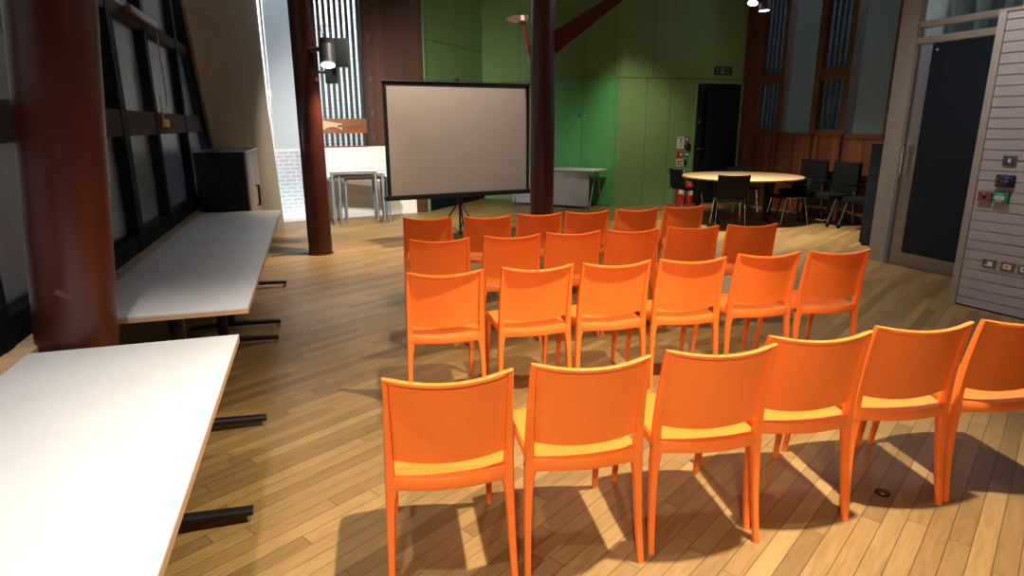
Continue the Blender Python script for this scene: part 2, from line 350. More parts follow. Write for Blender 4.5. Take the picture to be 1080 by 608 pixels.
# raked plaster wall at the end of the glazing
A0, A1, B1, B0 = GL.p(4.62, 0, 0), GL.p(2.2, 0.02, HT), P_ + GL.n * 0.20 + Vector((0, 0, HT)), P_.copy()
nn = (B0 - A0).cross(Vector((0, 0, 1))).normalized()
mb = MB(); mb.sheet(lambda u, v: ((A0 * (1 - u) + B0 * u) * (1 - v) + (A1 * (1 - u) + B1 * u) * v, nn), 6, 8, -0.12); mb.build('wall_raked', 'beige', kind='structure')
# dark raked frame along its edge
mb = MB(); mb.loft([[A0 + Vector((dx, dy, 0)) for dx, dy in ((-.07, -.05), (.07, -.05), (.07, .05), (-.07, .05))], [A1 + Vector((dx, dy, 0)) for dx, dy in ((-.07, -.05), (.07, -.05), (.07, .05), (-.07, .05))]]); mb.build('trim_2', 'frame', kind='structure')
# reveal from the raked wall back to the window
RV = Frame((P_.x, P_.y), (LB.p(-0.82) - P_)[:2]); ln = (LB.p(-0.82) - P_).length
def rk(z): return 0.20 * z / HT
mb = MB(); mb.loft([[Vector((0, rk(z), z)), Vector((ln, rk(z) * .2, z)), Vector((ln, rk(z) * .2 + 0.1, z)), Vector((0, rk(z) + 0.1, z))] for z in (0, 1.5, 3, HT)]); RV.struct(mb, 'wall_reveal', 'cream')
mb = MB(); mb.loft([[Vector((0.0, rk(z) - 0.03, z)), Vector((0.07, rk(z) - 0.03, z)), Vector((0.07, rk(z) + 0.001, z)), Vector((0.0, rk(z) + 0.001, z))] for z in (0, 1.5, 3, HT)]); RV.struct(mb, 'trim_3', 'alu')
mb = MB(); mb.loft([[Vector((0.28, rk(z) * .8 - 0.022, z)), Vector((0.34, rk(z) * .8 - 0.022, z)), Vector((0.34, rk(z) + 0.001, z)), Vector((0.28, rk(z) + 0.001, z))] for z in (0, 1.5, 3, HT)]); RV.struct(mb, 'trim_4', 'ply')

# --- window wall behind the stacked tables
mb = MB(); mb.box(-0.06, 1.61, 0, 0.15, 0, 1.222); LB.struct(mb, 'wall_dado_white', 'whitew')
LB.struct(MB().box(0.75, 1.83, -0.01, 0.15, 1.222, HT).box(1.61, 1.83, -0.01, 0.15, 0, 1.222), 'wall_back_timber', 'brown')
LB.struct(MB().box(0.0, 1.61, -0.02, 0.0, 0.80, 0.815).box(0.0, 1.61, -0.015, 0.0, 0.0, 0.09), 'trim_5', 'whitew')
w2 = thing('window_2', 'x', 'window'); del w2['label'], w2['category']; w2['kind'] = 'structure'; w2.location = LB.A; w2.rotation_euler = (0, 0, LB.rz)
MB().box(-0.80, 0.0, 0.0, 0.1, 0.0, 0.05).box(-0.07, 0.0, 0.0, 0.12, 0, HT).box(-0.82, -0.79, 0.0, 0.1, 0, HT).box(-0.8, 0, 0.02, 0.1, 1.17, 1.2).build('window_frame', 'whitew', w2)
MB().box(-0.79, -0.07, 0.05, 0.06, 0.05, 3.9).build('glass', 'glass', w2)
MB().box(-0.768, -0.07, 0.025, 0.03, 1.2, 3.95).build('roller_blind', 'blind', w2)
w3 = thing('window_3', 'x', 'window'); del w3['label'], w3['category']; w3['kind'] = 'structure'; w3.location = LB.A; w3.rotation_euler = (0, 0, LB.rz)
MB().box(0.0, 0.75, -0.03, 0.1, 1.44, 1.69).box(0.0, 0.75, -0.01, 0.1, 1.212, 1.235).box(-0.07, 0.0, -0.01, 0.1, 1.222, HT).build('window_rail', 'woodor', w3)
MB().box(0.25, 0.74, -0.045, -0.03, 1.545, 1.585).build('rail_moulding', 'woodor', w3)
# curved bracket on the rail
mb = MB(); pts = []
for i in range(13):
    x = 0.0 + 0.32 * i / 12; pts.append((x, 1.50 + 0.055 * math.sin(PI * i / 12)))
top = [(0.32, 1.61), (0.22, 1.62), (0.0, 1.66)]
ring = [Vector((x, -0.045, z)) for x, z in pts + top]; ring2 = [Vector((x, -0.03, z)) for x, z in pts + top]
mb.loft([ring, ring2]); mb.build('curved_bracket', 'ply', w3)
fn = MB()
for i in range(8):
    x = 0.055 + i * 0.092
    fn.box(x, x + 0.040, 0.03, 0.09, 1.23, HT)
fn.build('louvre_fins', 'fin', w3)
MB().box(0.0, 0.75, 0.11, 0.12, 1.22, HT).build('glass', 'glass', w3)
for k, z in enumerate((1.38, 1.78, 2.35, 3.0, 3.5)):
    MB().box(0.86, 0.872, -0.022, -0.011, z - 0.04, z + 0.04).build('hinge', 'alu', w3)
# exterior brick wall in the yard
LB.struct(MB().box(-3.4, 2.6, 2.3, 2.5, -3.0, 4.6), 'wall_exterior', 'brick')

# --- green walls
def green_wall(fr, length, name, e0=0.0, e1=0.0):
    fr.struct(MB().box(-e0, length + e1, 0, 0.12, -0.15, HT), name, 'green')
green_wall(G1, 2.47, 'wall_green_left', 0.0, 0.12)
green_wall(BC, 3.17, 'wall_green_doors', 0.12, 0.0)
green_wall(CD, 2.76, 'wall_green_right', 0.0, 0.1)
sm = MB(); sm.box(0, 3.17, -0.006, 0, 2.425, 2.437)
for u in (0.9, 2.36, 3.0): sm.box(u, u + 0.006, -0.003, 0, 2.437, HT)
BC.struct(sm, 'trim_6', 'seam')
sm = MB(); sm.box(0, 2.7, -0.006, 0, 2.425, 2.437)
for u in (0.506, 1.02): sm.box(u, u + 0.006, -0.003, 0, 0.0, 2.425)
sm.box(0.62, 0.626, -0.003, 0, 2.437, HT)
CD.struct(sm, 'trim_7', 'seam')
CD.struct(MB().box(2.62, 2.76, -0.10, 0.02, 0, HT), 'trim_8', 'woodsm')
G1.struct(MB().box(0, 0.06, -0.03, 0.0, 0, HT), 'trim_9', 'green')
sm = MB(); sm.box(0, 2.47, -0.005, 0, 3.05, 3.06); G1.struct(sm, 'trim_10', 'seam')
G1.struct(MB().box(0.06, 2.47, -0.012, 0.0, 0, 0.35), 'baseboard_green', 'frame')
# double cupboard doors
dd = thing('door_1', 'x', 'd', BC.p(0), BC.rz); del dd['label'], dd['category']; dd['kind'] = 'structure'
MB().box(1.70, 1.745, -0.03, 0, 0, 2.43).box(3.02, 3.065, -0.03, 0, 0, 2.43).box(1.70, 3.065, -0.03, 0, 2.41, 2.45).build('door_frame', 'green2', dd)
for u0_, u1_, s in ((1.75, 2.346, 1), (2.352, 3.015, -1)):
    l = MB().box(u0_, u1_, -0.022, 0, 0.012, 2.405, 0.003).build('door_leaf', 'green2', dd)
    xd = 2.29 if s > 0 else 2.425
    MB().tube([(xd, -0.022, 1.75), (xd, -0.027, 1.75)], 0.032, 20).build('door_disc', 'blue', l)
    MB().tube([(xd, -0.0265, 1.75), (xd, -0.0285, 1.75)], 0.018 if s < 0 else 0.008, 16).build('door_disc_mark', 'white' if s < 0 else 'blue', l)
    if s < 0:
        MB().box(2.41, 2.45, -0.026, -0.021, 0.84, 0.98, 0.002).tube([(2.43, -0.03, 0.93), (2.43, -0.05, 0.93), (2.50, -0.05, 0.93)], 0.008, 8).build('door_handle', 'greymet', l)
        for z in (0.35, 1.2, 2.15): MB().cyl(3.018, -0.028, z - .05, z + .05, 0.008, n=8).build('hinge', 'green2', l)
MB().box(1.7455, 1.7515, -0.0245, -0.020, 0, 2.41).box(2.3455, 2.3525, -0.0245, -0.020, 0, 2.41).box(3.0135, 3.0200, -0.0245, -0.02, 0, 2.41).box(1.745, 3.02, -0.0245, -0.02, 2.403, 2.41).build('door_gap', 'seam', dd)
# dark door
d2 = thing('door_2', 'x', 'd', CD.p(0), CD.rz); del d2['label'], d2['category']; d2['kind'] = 'structure'
MB().box(1.545, 1.60, -0.03, 0, 0, 2.38).box(2.60, 2.645, -0.03, 0, 0, 2.38).box(1.545, 2.645, -0.03, 0, 2.345, 2.40).build('door_frame', 'green', d2)
l = MB().box(1.605, 2.595, -0.014, 0.0, 0.01, 2.34, 0.003).build('door_leaf', 'darkdoor', d2)
MB().box(1.76, 1.84, -0.018, -0.014, 0.9, 2.2).build('vision_panel', 'glassd', l)
MB().tube([(1.68, -0.014, 1.62), (1.68, -0.019, 1.62)], 0.035, 16).build('door_disc', 'blue', l)
MB().tube([(1.67, -0.015, 1.1), (1.67, -0.06, 1.1), (1.78, -0.06, 1.1)], 0.009, 8).build('door_handle', 'greymet', l)

# --- timber window wall on the right
wl = MB(); wl.box(-0.62, 5.0, 0.0, 0.15, 0, 1.40); WD.struct(wl, 'wall_right_timber', 'wood')
fr = MB()
for i in range(3):
    o = 1.55 * i - 0.09
    fr.box(o - 0.13, o, -0.05, 0.12, 1.40, HT); fr.box(o + 0.55, o + 0.66, -0.05, 0.12, 1.40, HT)
    fr.box(o - 0.005, o + 0.555, -0.03, 0.1, 1.38, 1.485); fr.box(o - 0.005, o + 0.555, -0.03, 0.1, 2.29, 2.48)
    fr.box(o + 0.655, o + 1.425, -0.03, 0.1, 1.34, 1.415)
fr.box(4.42, 5.0, -0.05, 0.12, 1.4, HT); fr.box(-0.62, -0.21, -0.03, 0.12, 1.4, HT)
WD.struct(fr, 'window_4_frame', 'woodsm').name = 'trim_11'
rails = MB()
for i in range(3):
    o = 1.55 * i - 0.09
    rails.box(o - 0.07, o - 0.05, -0.06, 0.0, 0, 1.40); rails.box(o + 0.60, o + 0.62, -0.06, 0.0, 0, 1.40)
WD.struct(rails, 'trim_12', 'woodsm')
for i in range(3):
    o = 1.55 * i - 0.09
    wv = thing('window_%d' % (4 + i), 'x', 'w', WD.p(o), WD.rz); del wv['label'], wv['category']; wv['kind'] = 'structure'
    fm = MB()
    for j in range(5): fm.box(0.0 + j * 0.118, 0.045 + j * 0.118, 0.02, 0.08, 1.48, HT)
    fm.build('louvre_fins', 'fin', wv)
    MB().box(0.0, 0.55, 0.10, 0.11, 1.48, HT).build('glass', 'glass', wv)
    MB().box(0.74, 1.42, 0.04, 0.05, 1.41, HT).build('screen_panel', 'blindg', wv)
    MB().box(0.66, 1.42, 0.10, 0.11, 1.41, HT).build('glass', 'glass', wv)
WD.struct(MB().box(-1.5, 6, 2.3, 2.5, -0.1, 5.0), 'wall_exterior_right', brick_mat('grey_blue_brick', (0.46, 0.52, 0.60), (0.42, 0.48, 0.56), (0.55, 0.6, 0.65)))

# --- steel edged door with glass transom
wl = MB(); wl.box(1.0, 10.2, 0.0, 0.12, 0, 2.39); wl.box(1.0, 10.2, 0, 0.12, 3.3, HT); DR.struct(wl, 'wall_right', 'post')
DR.struct(MB().box(-0.215, 0.0, -0.05, 0.10, 0, HT, 0.004), 'trim_13', 'post')
DR.struct(MB().box(0.0, 10.2, -0.03, 0.10, 2.395, 2.462, 0.003).box(0, 10.2, -0.02, 0.08, 2.56, 2.62).box(0, 10.2, -0.02, 0.1, 3.3, 3.36).box(1.02, 1.1, -0.02, .1, 2.4, 3.3), 'trim_14', 'post')
DR.struct(MB().box(0.0, 10.2, 0.03, 0.04, 2.46, 3.3), 'window_7', 'glass')
t3 = thing('door_3', 'x', 'd', DR.p(0), DR.rz); del t3['label'], t3['category']; t3['kind'] = 'structure'
l = MB().box(0.008, 1.0, 0.0, 0.045, 0.008, 2.388, 0.002).build('door_leaf', 'navy', t3)
MB().box(0.010, 0.172, -0.003, 0.0, 0.01, 2.385).build('steel_edge_plate', 'steel', l)
MB().box(0.172, 0.99, -0.003, 0.0, 0.01, 0.155).build('kick_plate', 'steel', l)
MB().tube([(0.055, -0.002, 1.33), (0.055, -0.06, 1.33), (0.055, -0.06, 1.01), (0.055, -0.002, 1.01)], 0.011, 10).build('door_handle', 'chrome', l)
MB().tube([(0.24, 0, 2.32), (0.24, -0.012, 2.32)], 0.014, 12).build('lock', 'chrome', l)
# curtains seen through the transom, in the lobby
cu = MB(); cv = []
rng = random.Random(3)
def curt(u, v):
    x = -0.15 + 3.4 * u
    return (Vector((x, 0.55 + 0.05 * math.sin(x * 21) + 0.03 * math.sin(x * 47 + 1), 2.45 + 1.3 * v)), Vector((0, -1, 0)))
cu.sheet(curt, 120, 2, 0.006)
tag(cu.build('curtain', mat('grey_green_curtain', (0.16, 0.20, 0.18), 0.8, noise=0.3, nscale=3, stretch=(8, 1, 0.3)), loc=DR.A, rz=DR.rz), 'pleated grey green curtain behind the glass above the navy door', 'curtain')
DR.struct(MB().box(-0.3, 10.2, 2.0, 2.1, 0, HT), 'wall_lobby', 'beige')

# --- boarded wall
bw = MB(); z = 0.0; k = 0
bw.box(0.0, 4.4, 0.012, 0.55, 0, 2.44)
while z < 2.44:
    bw.box(0.058, 4.4, 0.0, 0.012, z + 0.004, min(z + 0.0795, 2.446)); z += 0.085; k += 1
BW.struct(bw, 'wall_boarded', 'boardw')
BW.struct(MB().box(-0.004, 0.055, -0.012, 0.02, 0, 2.455, 0.003).box(-0.004, 4.4, -0.012, 0.55, 2.445, 2.462), 'trim_15', 'post')
BW.struct(MB().box(0.0, 4.4, -0.004, 0.012, 0, 0.012), 'baseboard_boarded', 'frame')

# outside ground and left-side surroundings
MB().box(-14, 14, -8, 22, -3.2, -3.0).build('ground_outside', 'asphalt', kind='structure')
GL.struct(MB().box(5.0, 5.2, 0.25, 7.0, -0.1, 5.6), 'wall_exterior_left', mat('grey_render', (0.042, 0.041, 0.034), 0.9, noise=0.25, nscale=3))
GL.struct(MB().box(-7, 3.6, 1.3, 1.5, -3.0, 5.2), 'wall_exterior_brick', 'brickd')
tag(MB().box(4.7, 4.76, 0.25, 4.0, -0.1, 1.36).build('hoarding', mat('blue_hoarding', (0.008, 0.026, 0.065), 0.5), loc=GL.A, rz=GL.rz), 'dark blue low hoarding outside the left glazing', 'hoarding')

# ------------------------------------------------------------------ red columns
def column(name, label, base, top, extra=None):
    t = thing(name, label, 'column', (base[0], base[1], 0))
    dx = Vector((top[0] - base[0], top[1] - base[1], top[2]))
    MB().tube([dx * (i / 8) for i in range(9)], 0.145, 40).build('shaft', 'red', t)
    return t
n2 = Vector((0.9546, 0.298, 0)); c1 = Vector((-1.785, 2.443, 0)); s_ = 0.0875
c1b = c1 - n2 * s_ * 0.72; c1t = c1 + n2 * s_ * (HT - 0.72) + Vector((0, 0, HT))
column1 = column('steel_column', 'thick dark red round column leaning inward between the white tables by the glazing', c1b, c1t)
MB().box(-0.03, 0.03, -0.0015, 0.0015, -0.011, 0.011).build('tape_mark', mat('pale_tape', (0.10, 0.032, 0.024), 0.6), column1)
tm = column1.children[-1]
pz = 0.95; cx_ = (c1 - c1b) * 0 + n2 * s_ * pz
ang = math.radians(-68)
tm.location = cx_ + Vector((math.cos(ang), math.sin(ang), 0)) * 0.1465 + Vector((0, 0, pz)); tm.rotation_euler = (0, math.radians(28), ang + PI / 2)
col2 = column('steel_column', 'dark red round column carrying spotlights, beside the stacked tables', (-2.43, 7.84), (-2.43, 7.84, HT))
MB().tube([(0, 0, 0.0), (0, 0, 0.012)], 0.165, 40).build('base_collar', 'red', col2)
col3 = column('steel_column', 'dark red round column with raking struts, in front of the screen edge', (0.37, 7.75), (0.37, 7.75, HT))
def strut(parent, a, b, wa, wb, th, name='strut'):
    a, b = Vector(a), Vector(b); t = (b - a).normalized(); s = Vector((0, 1, 0)); up = s.cross(t) * -1; up.normalize()
    rg = []
    for p, wd in ((a, wa), (b, wb)): rg.append([p + up * wd / 2 * q + s * th / 2 * r for q, r in ((1, 1), (1, -1), (-1, -1), (-1, 1))])
    return MB().loft(rg).build(name, 'red', parent)
strut(col3, (0.09, 0, 2.465), (1.3, 0, 3.27), 0.23, 0.04, 0.10)
st = MB().tube([(-0.03, 0.10, 1.95), (-0.218, 1.25, 2.895)], [0.05, 0.028], 12).build('rear_strut', 'red', col3)
e = Vector((-0.218, 1.25, 2.93))
mb = MB(); mb.loft([[e + Vector(v) for v in ((-.23, -.06, .0), (-.12, -.06, .05), (.09, -.06, .05), (.06, -.06, -.03), (-.12, -.06, -.05))], [e + Vector(v) for v in ((-.20, .12, .02), (-.12, .12, .06), (.09, .12, .06), (.06, .12, -.01), (-.12, .12, -.03))]]); mb.build('bracket_plate', 'red', col3)
MB().tube([e + Vector((0.0, -.09, -.03)), e + Vector((0, -.065, .035))], [0.03, 0.03], 12).build('pin_joint', mat('pinkish_joint', (0.45, 0.30, 0.25), 0.5), col3)
# column spotlights
def spot_cyl(x, z, y, r, L, label, tilt=0.0, lens=True, box=False):
    t = thing('spotlight', label, 'spotlight', (x, y, z), 0, 'spotlights on the left column')
    if box:
        MB().box(-r, r, -r * .6, r * .6, -L / 2, L / 2, 0.008).build('housing', 'greyd', t)
        MB().box(-r * .8, r * .8, -r * .5, r * .5, -L / 2 - .006, -L / 2).build('lens', 'alu', t)
    else:
        MB().tube([(0, 0, L / 2), (0, 0, L * 0.18), (0.005, -0.02, L * 0.16), (0.03, -0.11, -L / 2)], [r * .92, r * .95, r, r], 28).build('housing', 'greyd', t)
        MB().tube([(0.0309, -0.1135, -L / 2 - .0115), (0.030, -0.110, -L / 2)], [r * .85, r * .85], 28).build('lens', 'lens', t)
        MB().tube([(-0.03, 0, L / 2), (-0.06, 0, L / 2 + .12), (0.0, 0, L / 2 + .16), (0.05, 0, L / 2 + 0.1), (0.05, 0, L / 2 - .01)], 0.006, 6).build('cable', 'rubber', t)
    return t
t = spot_cyl(-2.13, 2.40, 7.72, 0.088, 0.30, 'grey cylinder spotlight with a glowing lens on the left column')
MB().tube([(-0.20, 0, 0.03), (-0.05, 0, 0.03)], 0.025, 10).build('bracket', 'greyd', t)
t = spot_cyl(-2.03, 2.42, 7.98, 0.08, 0.32, 'boxy dark spotlight just behind the grey cylinder spotlight on the left column', box=True)
MB().tube([(-0.30, -0.08, 0.03), (-0.07, 0, 0.03)], 0.02, 10).build('bracket', 'greyd', t)
t = spot_cyl(-2.18, 2.17, 8.0, 0.065, 0.20, 'lowest and smallest boxy spotlight on the left column', box=True)
MB().tube([(-0.15, -0.08, 0.03), (-0.06, 0, 0.03)], 0.018, 10).build('bracket', 'greyd', t)
spot('column_spot_a', (-2.10, 7.72, 2.22), (-1.75, 7.3, 0), 260, 100, 0.8, (1, 0.80, 0.55), 0.06)
spot('column_spot_b', (-2.03, 8.05, 2.22), (-2.4, 10.9, 0.9), 620, 100, 0.9, (1, 0.96, 0.90), 0.06)
tag(MB().tube([(-2.283, 7.735, 2.10), (-2.268, 7.722, 2.10)], 0.022, 12).build('indicator_knob', mat('pale_red_knob', (0.5, 0.12, 0.08), 0.4)), 'small red disc on the left column under the spotlights', 'button')
# hanging spotlights, top right
for x, y, z, dz, lab in ((3.385, 9.5, 3.217, (-0.25, -0.35), 'tilted hanging spotlight above the round table, left one of the pair'), (3.554, 9.5, 3.118, (0.05, 0), 'hanging spotlight above the round table, right and lower one of the pair')):
    t = thing('hanging_spotlight', lab, 'spotlight', (x, y, z), 0, 'hanging spotlights above the round table')
    a = Vector((dz[0], dz[1], -1)).normalized()
    MB().tube([-a * 0.22, Vector((0, 0, 0))], [0.07, 0.078], 24).build('housing', 'greyd', t)
    MB().tube([a * 0.0005, a * 0.006], 0.068, 24).build('lens', 'lens', t)
    MB().tube([-a * 0.2, (0, 0, HT - z)], 0.01, 8).build('stem', 'greyd', t)
    spot('hanging_lamp', Vector((x, y, z)) + a * 0.02, Vector((x, y, z)) + a + Vector((0.10, 0.15, 0)), 620, 95, 0.8, WARM)

# ------------------------------------------------------------------ orange stacking chairs
def sweep_rect(mb, pts, secs):
    """pts: centre points, secs: (ax, ay) vectors half sizes; rounded rectangle section"""
    rings = []
    for p, (a, b) in zip(pts, secs):
        rg = []
        for q, r in ((1, .55), (.7, .95), (-.7, .95), (-1, .55), (-1, -.55), (-.7, -.95), (.7, -.95), (1, -.55)): rg.append(Vector(p) + Vector(a) * q + Vector(b) * r)
        rings.append(rg)
    return mb.loft(rings)
def yb(z):      # rear profile: feet and top sweep back, seat level forward
    if z < 0.44: k = 1 - z / 0.44; return 0.052 - 0.052 * k * k + 0.0
    k = (z - 0.44) / 0.38; return 0.052 - 0.058 * k ** 1.7
def xo(z):      # outer half width
    if z < 0.44: return 0.217 + 0.008 * (1 - z / 0.44)
    return 0.217 - 0.010 * ((z - 0.44) / 0.38)
def bow(z): return 0.016 + 0.024 * max(0, (z - 0.44) / 0.38)
def make_chair():
    t = thing('stacking_chair', 'x', 'chair', (0, 0, 0))
    # backrest: uprights + top rim swept as one, plus panel
    mb = MB(); pts = []; secs = []
    zs = [0.41, 0.44, 0.47, 0.52, 0.58, 0.64, 0.70, 0.76, 0.80]
    def sec(z):
        k = max(0, (z - 0.41) / 0.41); return 0.0175 - 0.0085 * k, 0.021 - 0.009 * k
    for z in zs:
        a, d = sec(z); pts.append((-(xo(z) - a), yb(z), z)); secs.append(((a, 0, 0), (0, d, 0)))
    def top(s): return Vector((s * (xo(0.82) - 0.008), yb(0.82) - bow(0.82) * (1 - s * s), 0.813 - 0.018 * (1 - s * s)))
    N = 16
    for i in range(N + 1):
        s = -1 + 2 * i / N
        p = top(s)
        if i == 0: secs.append(((0.007, 0, -0.006), (0, 0.011, 0)))
        elif i == N: secs.append(((-0.007, 0, -0.006), (0, 0.011, 0)))
        else: secs.append(((0, 0, -0.007), (0.011 * (-2 * s * 0.2), 0.011, 0)))
        pts.append(p)
    # right upright
    for z in reversed(zs):
        a, d = sec(z); pts.append((xo(z) - a, yb(z), z)); secs.append(((-a, 0, 0), (0, d, 0)))
    sweep_rect(mb, pts, secs)
    def pan(u, v):
        s = -1 + 2 * u; zt = 0.812 - 0.019 * (1 - s * s); zb = 0.482 + 0.026 * s * s
        z = zb + (zt - zb) * v; hw = xo(z) - 0.014
        p = Vector((s * hw, yb(z) - bow(z) * (1 - s * s) + 0.004 * (1 if abs(s) < 0.9 else 0), z))
        n = Vector((s * 0.35 * 0, -1, 0)); return p, n
    mb.sheet(pan, 24, 14, 0.007)
    mb.build('backrest', 'orange', t)
    # seat: dished shell
    mb = MB()
    def seat(u, v):
        s = -1 + 2 * u; y = 0.045 + 0.425 * v
        hw = 0.196 + 0.008 * v - 0.02 * max(0, (v - 0.86) / 0.14) ** 2
        yy = y - (0.030 * (1 - s * s)) * (1 - v) + 0.018 * (1 - s * s) * v
        z = 0.446 - 0.010 * (1 - s * s) * math.sin(PI * min(1, v * 1.1 + .05)) - 0.020 * max(0, (v - 0.82) / 0.18) ** 2
        return Vector((s * hw, yy, z)), Vector((0, 0, 1))
    mb.sheet(seat, 18, 16, 0.010); mb.build('seat', 'orange', t)
    # apron under the seat
    mb = MB(); N = 14; pr = []; sr_ = []
    for i in range(N + 1):
        s = -1 + 2 * i / N; e_ = abs(s) ** 6
        pr.append((s * 0.203, 0.045 - 0.034 * (1 - s * s), 0.427 - 0.004 * (1 - s * s) - 0.004 * e_)); sr_.append(((0, 0, 0.022 + 0.008 * e_), (0.004 * s, 0.009, 0)))
    sweep_rect(mb, pr, sr_)
    for sgn in (-1, 1):
        sweep_rect(mb, [(sgn * 0.196, 0.04, 0.420), (sgn * 0.199, 0.25, 0.422), (sgn * 0.196, 0.445, 0.412)], [((0.007, 0, 0), (0, 0, 0.019))] * 3)
    sweep_rect(mb, [(-0.20, 0.458, 0.412), (0, 0.475, 0.416), (0.20, 0.458, 0.412)], [((0, 0, 0.014), (0, 0.006, 0))] * 3)
    mb.build('seat_frame', 'orange', t)
    for sgn in (-1, 1):
        mb = MB(); P1 = []; S1 = []
        for z in (0.0, 0.10, 0.2, 0.3, 0.37, 0.405, 0.43):
            k = z / 0.43; a = 0.0115 + 0.0055 * k + (0.006 if z > 0.4 else 0.002 if z > 0.36 else 0); d = 0.012 + 0.008 * k
            P1.append((sgn * (xo(z) - a), yb(z), z)); S1.append(((a, 0, 0), (0, d, 0)))
        sweep_rect(mb, P1, S1); mb.build('leg', 'orange', t)
        mb = MB(); P1 = []; S1 = []
        for z in (0.0, 0.1, 0.2, 0.3, 0.38, 0.425):
            k = z / 0.425; a = 0.011 + 0.006 * k
            P1.append((sgn * (0.208 - 0.001 * k - a), 0.508 - 0.062 * k, z)); S1.append(((a, 0, 0), (0, 0.012 + 0.007 * k, 0)))
        sweep_rect(mb, P1, S1); mb.build('leg', 'orange', t)
    return t
chair0 = make_chair()
rows = [
 [(-0.201, 1.843, 10.8), (0.264, 1.962, 10.4), (0.734, 2.079, 8.8), (1.149, 2.222, 7.4), (1.605, 2.33, 7.2), (2.072, 2.405, 6.7)],
 [(-0.36, 3.28, 11.2), (0.143, 3.401, 13.7), (0.597, 3.499, 11.7), (1.059, 3.596, 8.7), (1.563, 3.743, 10.2), (2.033, 3.824, 8.7)],
 [(-0.498, 4.272, 9.7), (0.002, 4.417, 12.2), (0.452, 4.552, 11.7), (0.907, 4.649, 10.2), (1.399, 4.786, 9.2), (1.888, 4.883, 8.2)],
 [(-0.717, 5.316, 5.2), (-0.207, 5.391, 12.2), (0.248, 5.559, 10.7), (0.685, 5.691, 11.2), (1.169, 5.846, 11.2), (1.662, 6.046, 12.2)]]
rn = ['front row nearest the camera', 'second row from the camera', 'third row from the camera', 'farthest row from the camera']
ps = ['leftmost', 'second from the left', 'third from the left', 'third from the right', 'second from the right', 'rightmost']
gr = ['orange chairs in the row nearest the camera', 'orange chairs in the second row', 'orange chairs in the third row', 'orange chairs in the farthest row']
first = True
for ri, R in enumerate(rows):
    for ci, (x, y, a) in enumerate(R):
        c = chair0 if first else copy_tree(chair0); first = False
        c.location = (x, y, 0); c.rotation_euler = (0, 0, math.radians(a))
        c['label'] = 'orange moulded plastic chair, %s in the %s' % (ps[ci], rn[ri]); c['group'] = gr[ri]

# ------------------------------------------------------------------ long white tables by the glazing
def long_table(u0, u1, label, legs):
    t = thing('long_table', label, 'table', GL.p((u0 + u1) / 2, -0.48, 0), GL.rz, 'white flip-top tables along the glazing')
    h = (u1 - u0) / 2; D = 0.37
    MB().box(-h, h, -D, D, 0.733, 0.742, 0.002).build('tabletop', 'white_lam', t)
    MB().box(-h, h, -D, D, 0.712, 0.733).build('edge_band', 'ply', t)
    for s, u in zip((-1, 1), legs):
        x = u - (u0 + u1) / 2
        lg = MB()
        sweep_rect(lg, [(x, 0.0, 0.05), (x, 0.0, 0.68)], [((0.02, 0, 0), (0, 0.035, 0))] * 2)
        lg.build('leg', 'black', t)
        ft = MB(); sweep_rect(ft, [(x, -0.37, 0.042), (x, -0.1, 0.052), (x, 0.0, 0.055), (x, 0.1, 0.052), (x, 0.30, 0.042)], [((0.024, 0, 0), (0, 0, 0.014)), ((0.026, 0, 0), (0, 0, 0.018)), ((0.03, 0, 0), (0, 0, 0.02)), ((0.026, 0, 0), (0, 0, 0.018)), ((0.022, 0, 0), (0, 0, 0.014))])
        fo = ft.build('foot', 'black', t)
        for yy in (-0.355, 0.285): MB().cyl(x, yy, 0.0, 0.03, 0.016, 0.014, 14).build('glide', 'chrome', fo)
        MB().box(x - 0.02, x + 0.02, -0.3, 0.3, 0.68, 0.712).build('bearer', 'black', t)
    MB().box(-h + 0.25, h - 0.25, -0.02, 0.02, 0.64, 0.68).build('beam', 'black', t)
    return t
long_table(-3.52, -1.685, 'long white table nearest the camera, in front of the leaning red column', (-3.25, -1.88))
long_table(-1.27, 0.59, 'middle long white table just beyond the leaning red column', (-0.99, 0.42))
long_table(0.595, 2.45, 'farthest long white table beside the dark cabinet', (0.83, 2.2))

# low dark cabinet beyond the tables
cb = thing('storage_cabinet', 'dark cabinet with two grey doors standing at the far end of the white tables', 'cabinet', GL.p(2.59, -0.56, 0), GL.rz)
MB().box(0, 1.56, 0.02, 0.48, 0.04, 1.30, 0.003).box(0.02, 1.54, 0.05, 0.46, 0, 0.04).build('body', 'navy', cb)
MB().box(-0.004, 1.564, 0.012, 0.485, 1.30, 1.318, 0.002).build('top', 'navy', cb)
MB().box(-0.004, 1.564, -0.004, 0.012, 1.30, 1.319, 0.001).build('front_edge', mat('pale_cabinet_edge', (0.45, 0.45, 0.45), 0.4), cb)
for k in (0, 1):
    dd_ = MB().box(0.004 + k * 0.78, 0.776 + k * 0.78, 0.0, 0.018, 0.05, 1.295, 0.003).build('door', mat('warm_grey_door', (0.30, 0.28, 0.25), 0.5), cb)
    MB().tube([(0.71 + k * 0.14, -0.002, 0.70), (0.71 + k * 0.14, -0.03, 0.70), (0.71 + k * 0.14, -0.03, 0.92), (0.71 + k * 0.14, -0.002, 0.92)], 0.009, 8).build('handle', 'black', dd_)

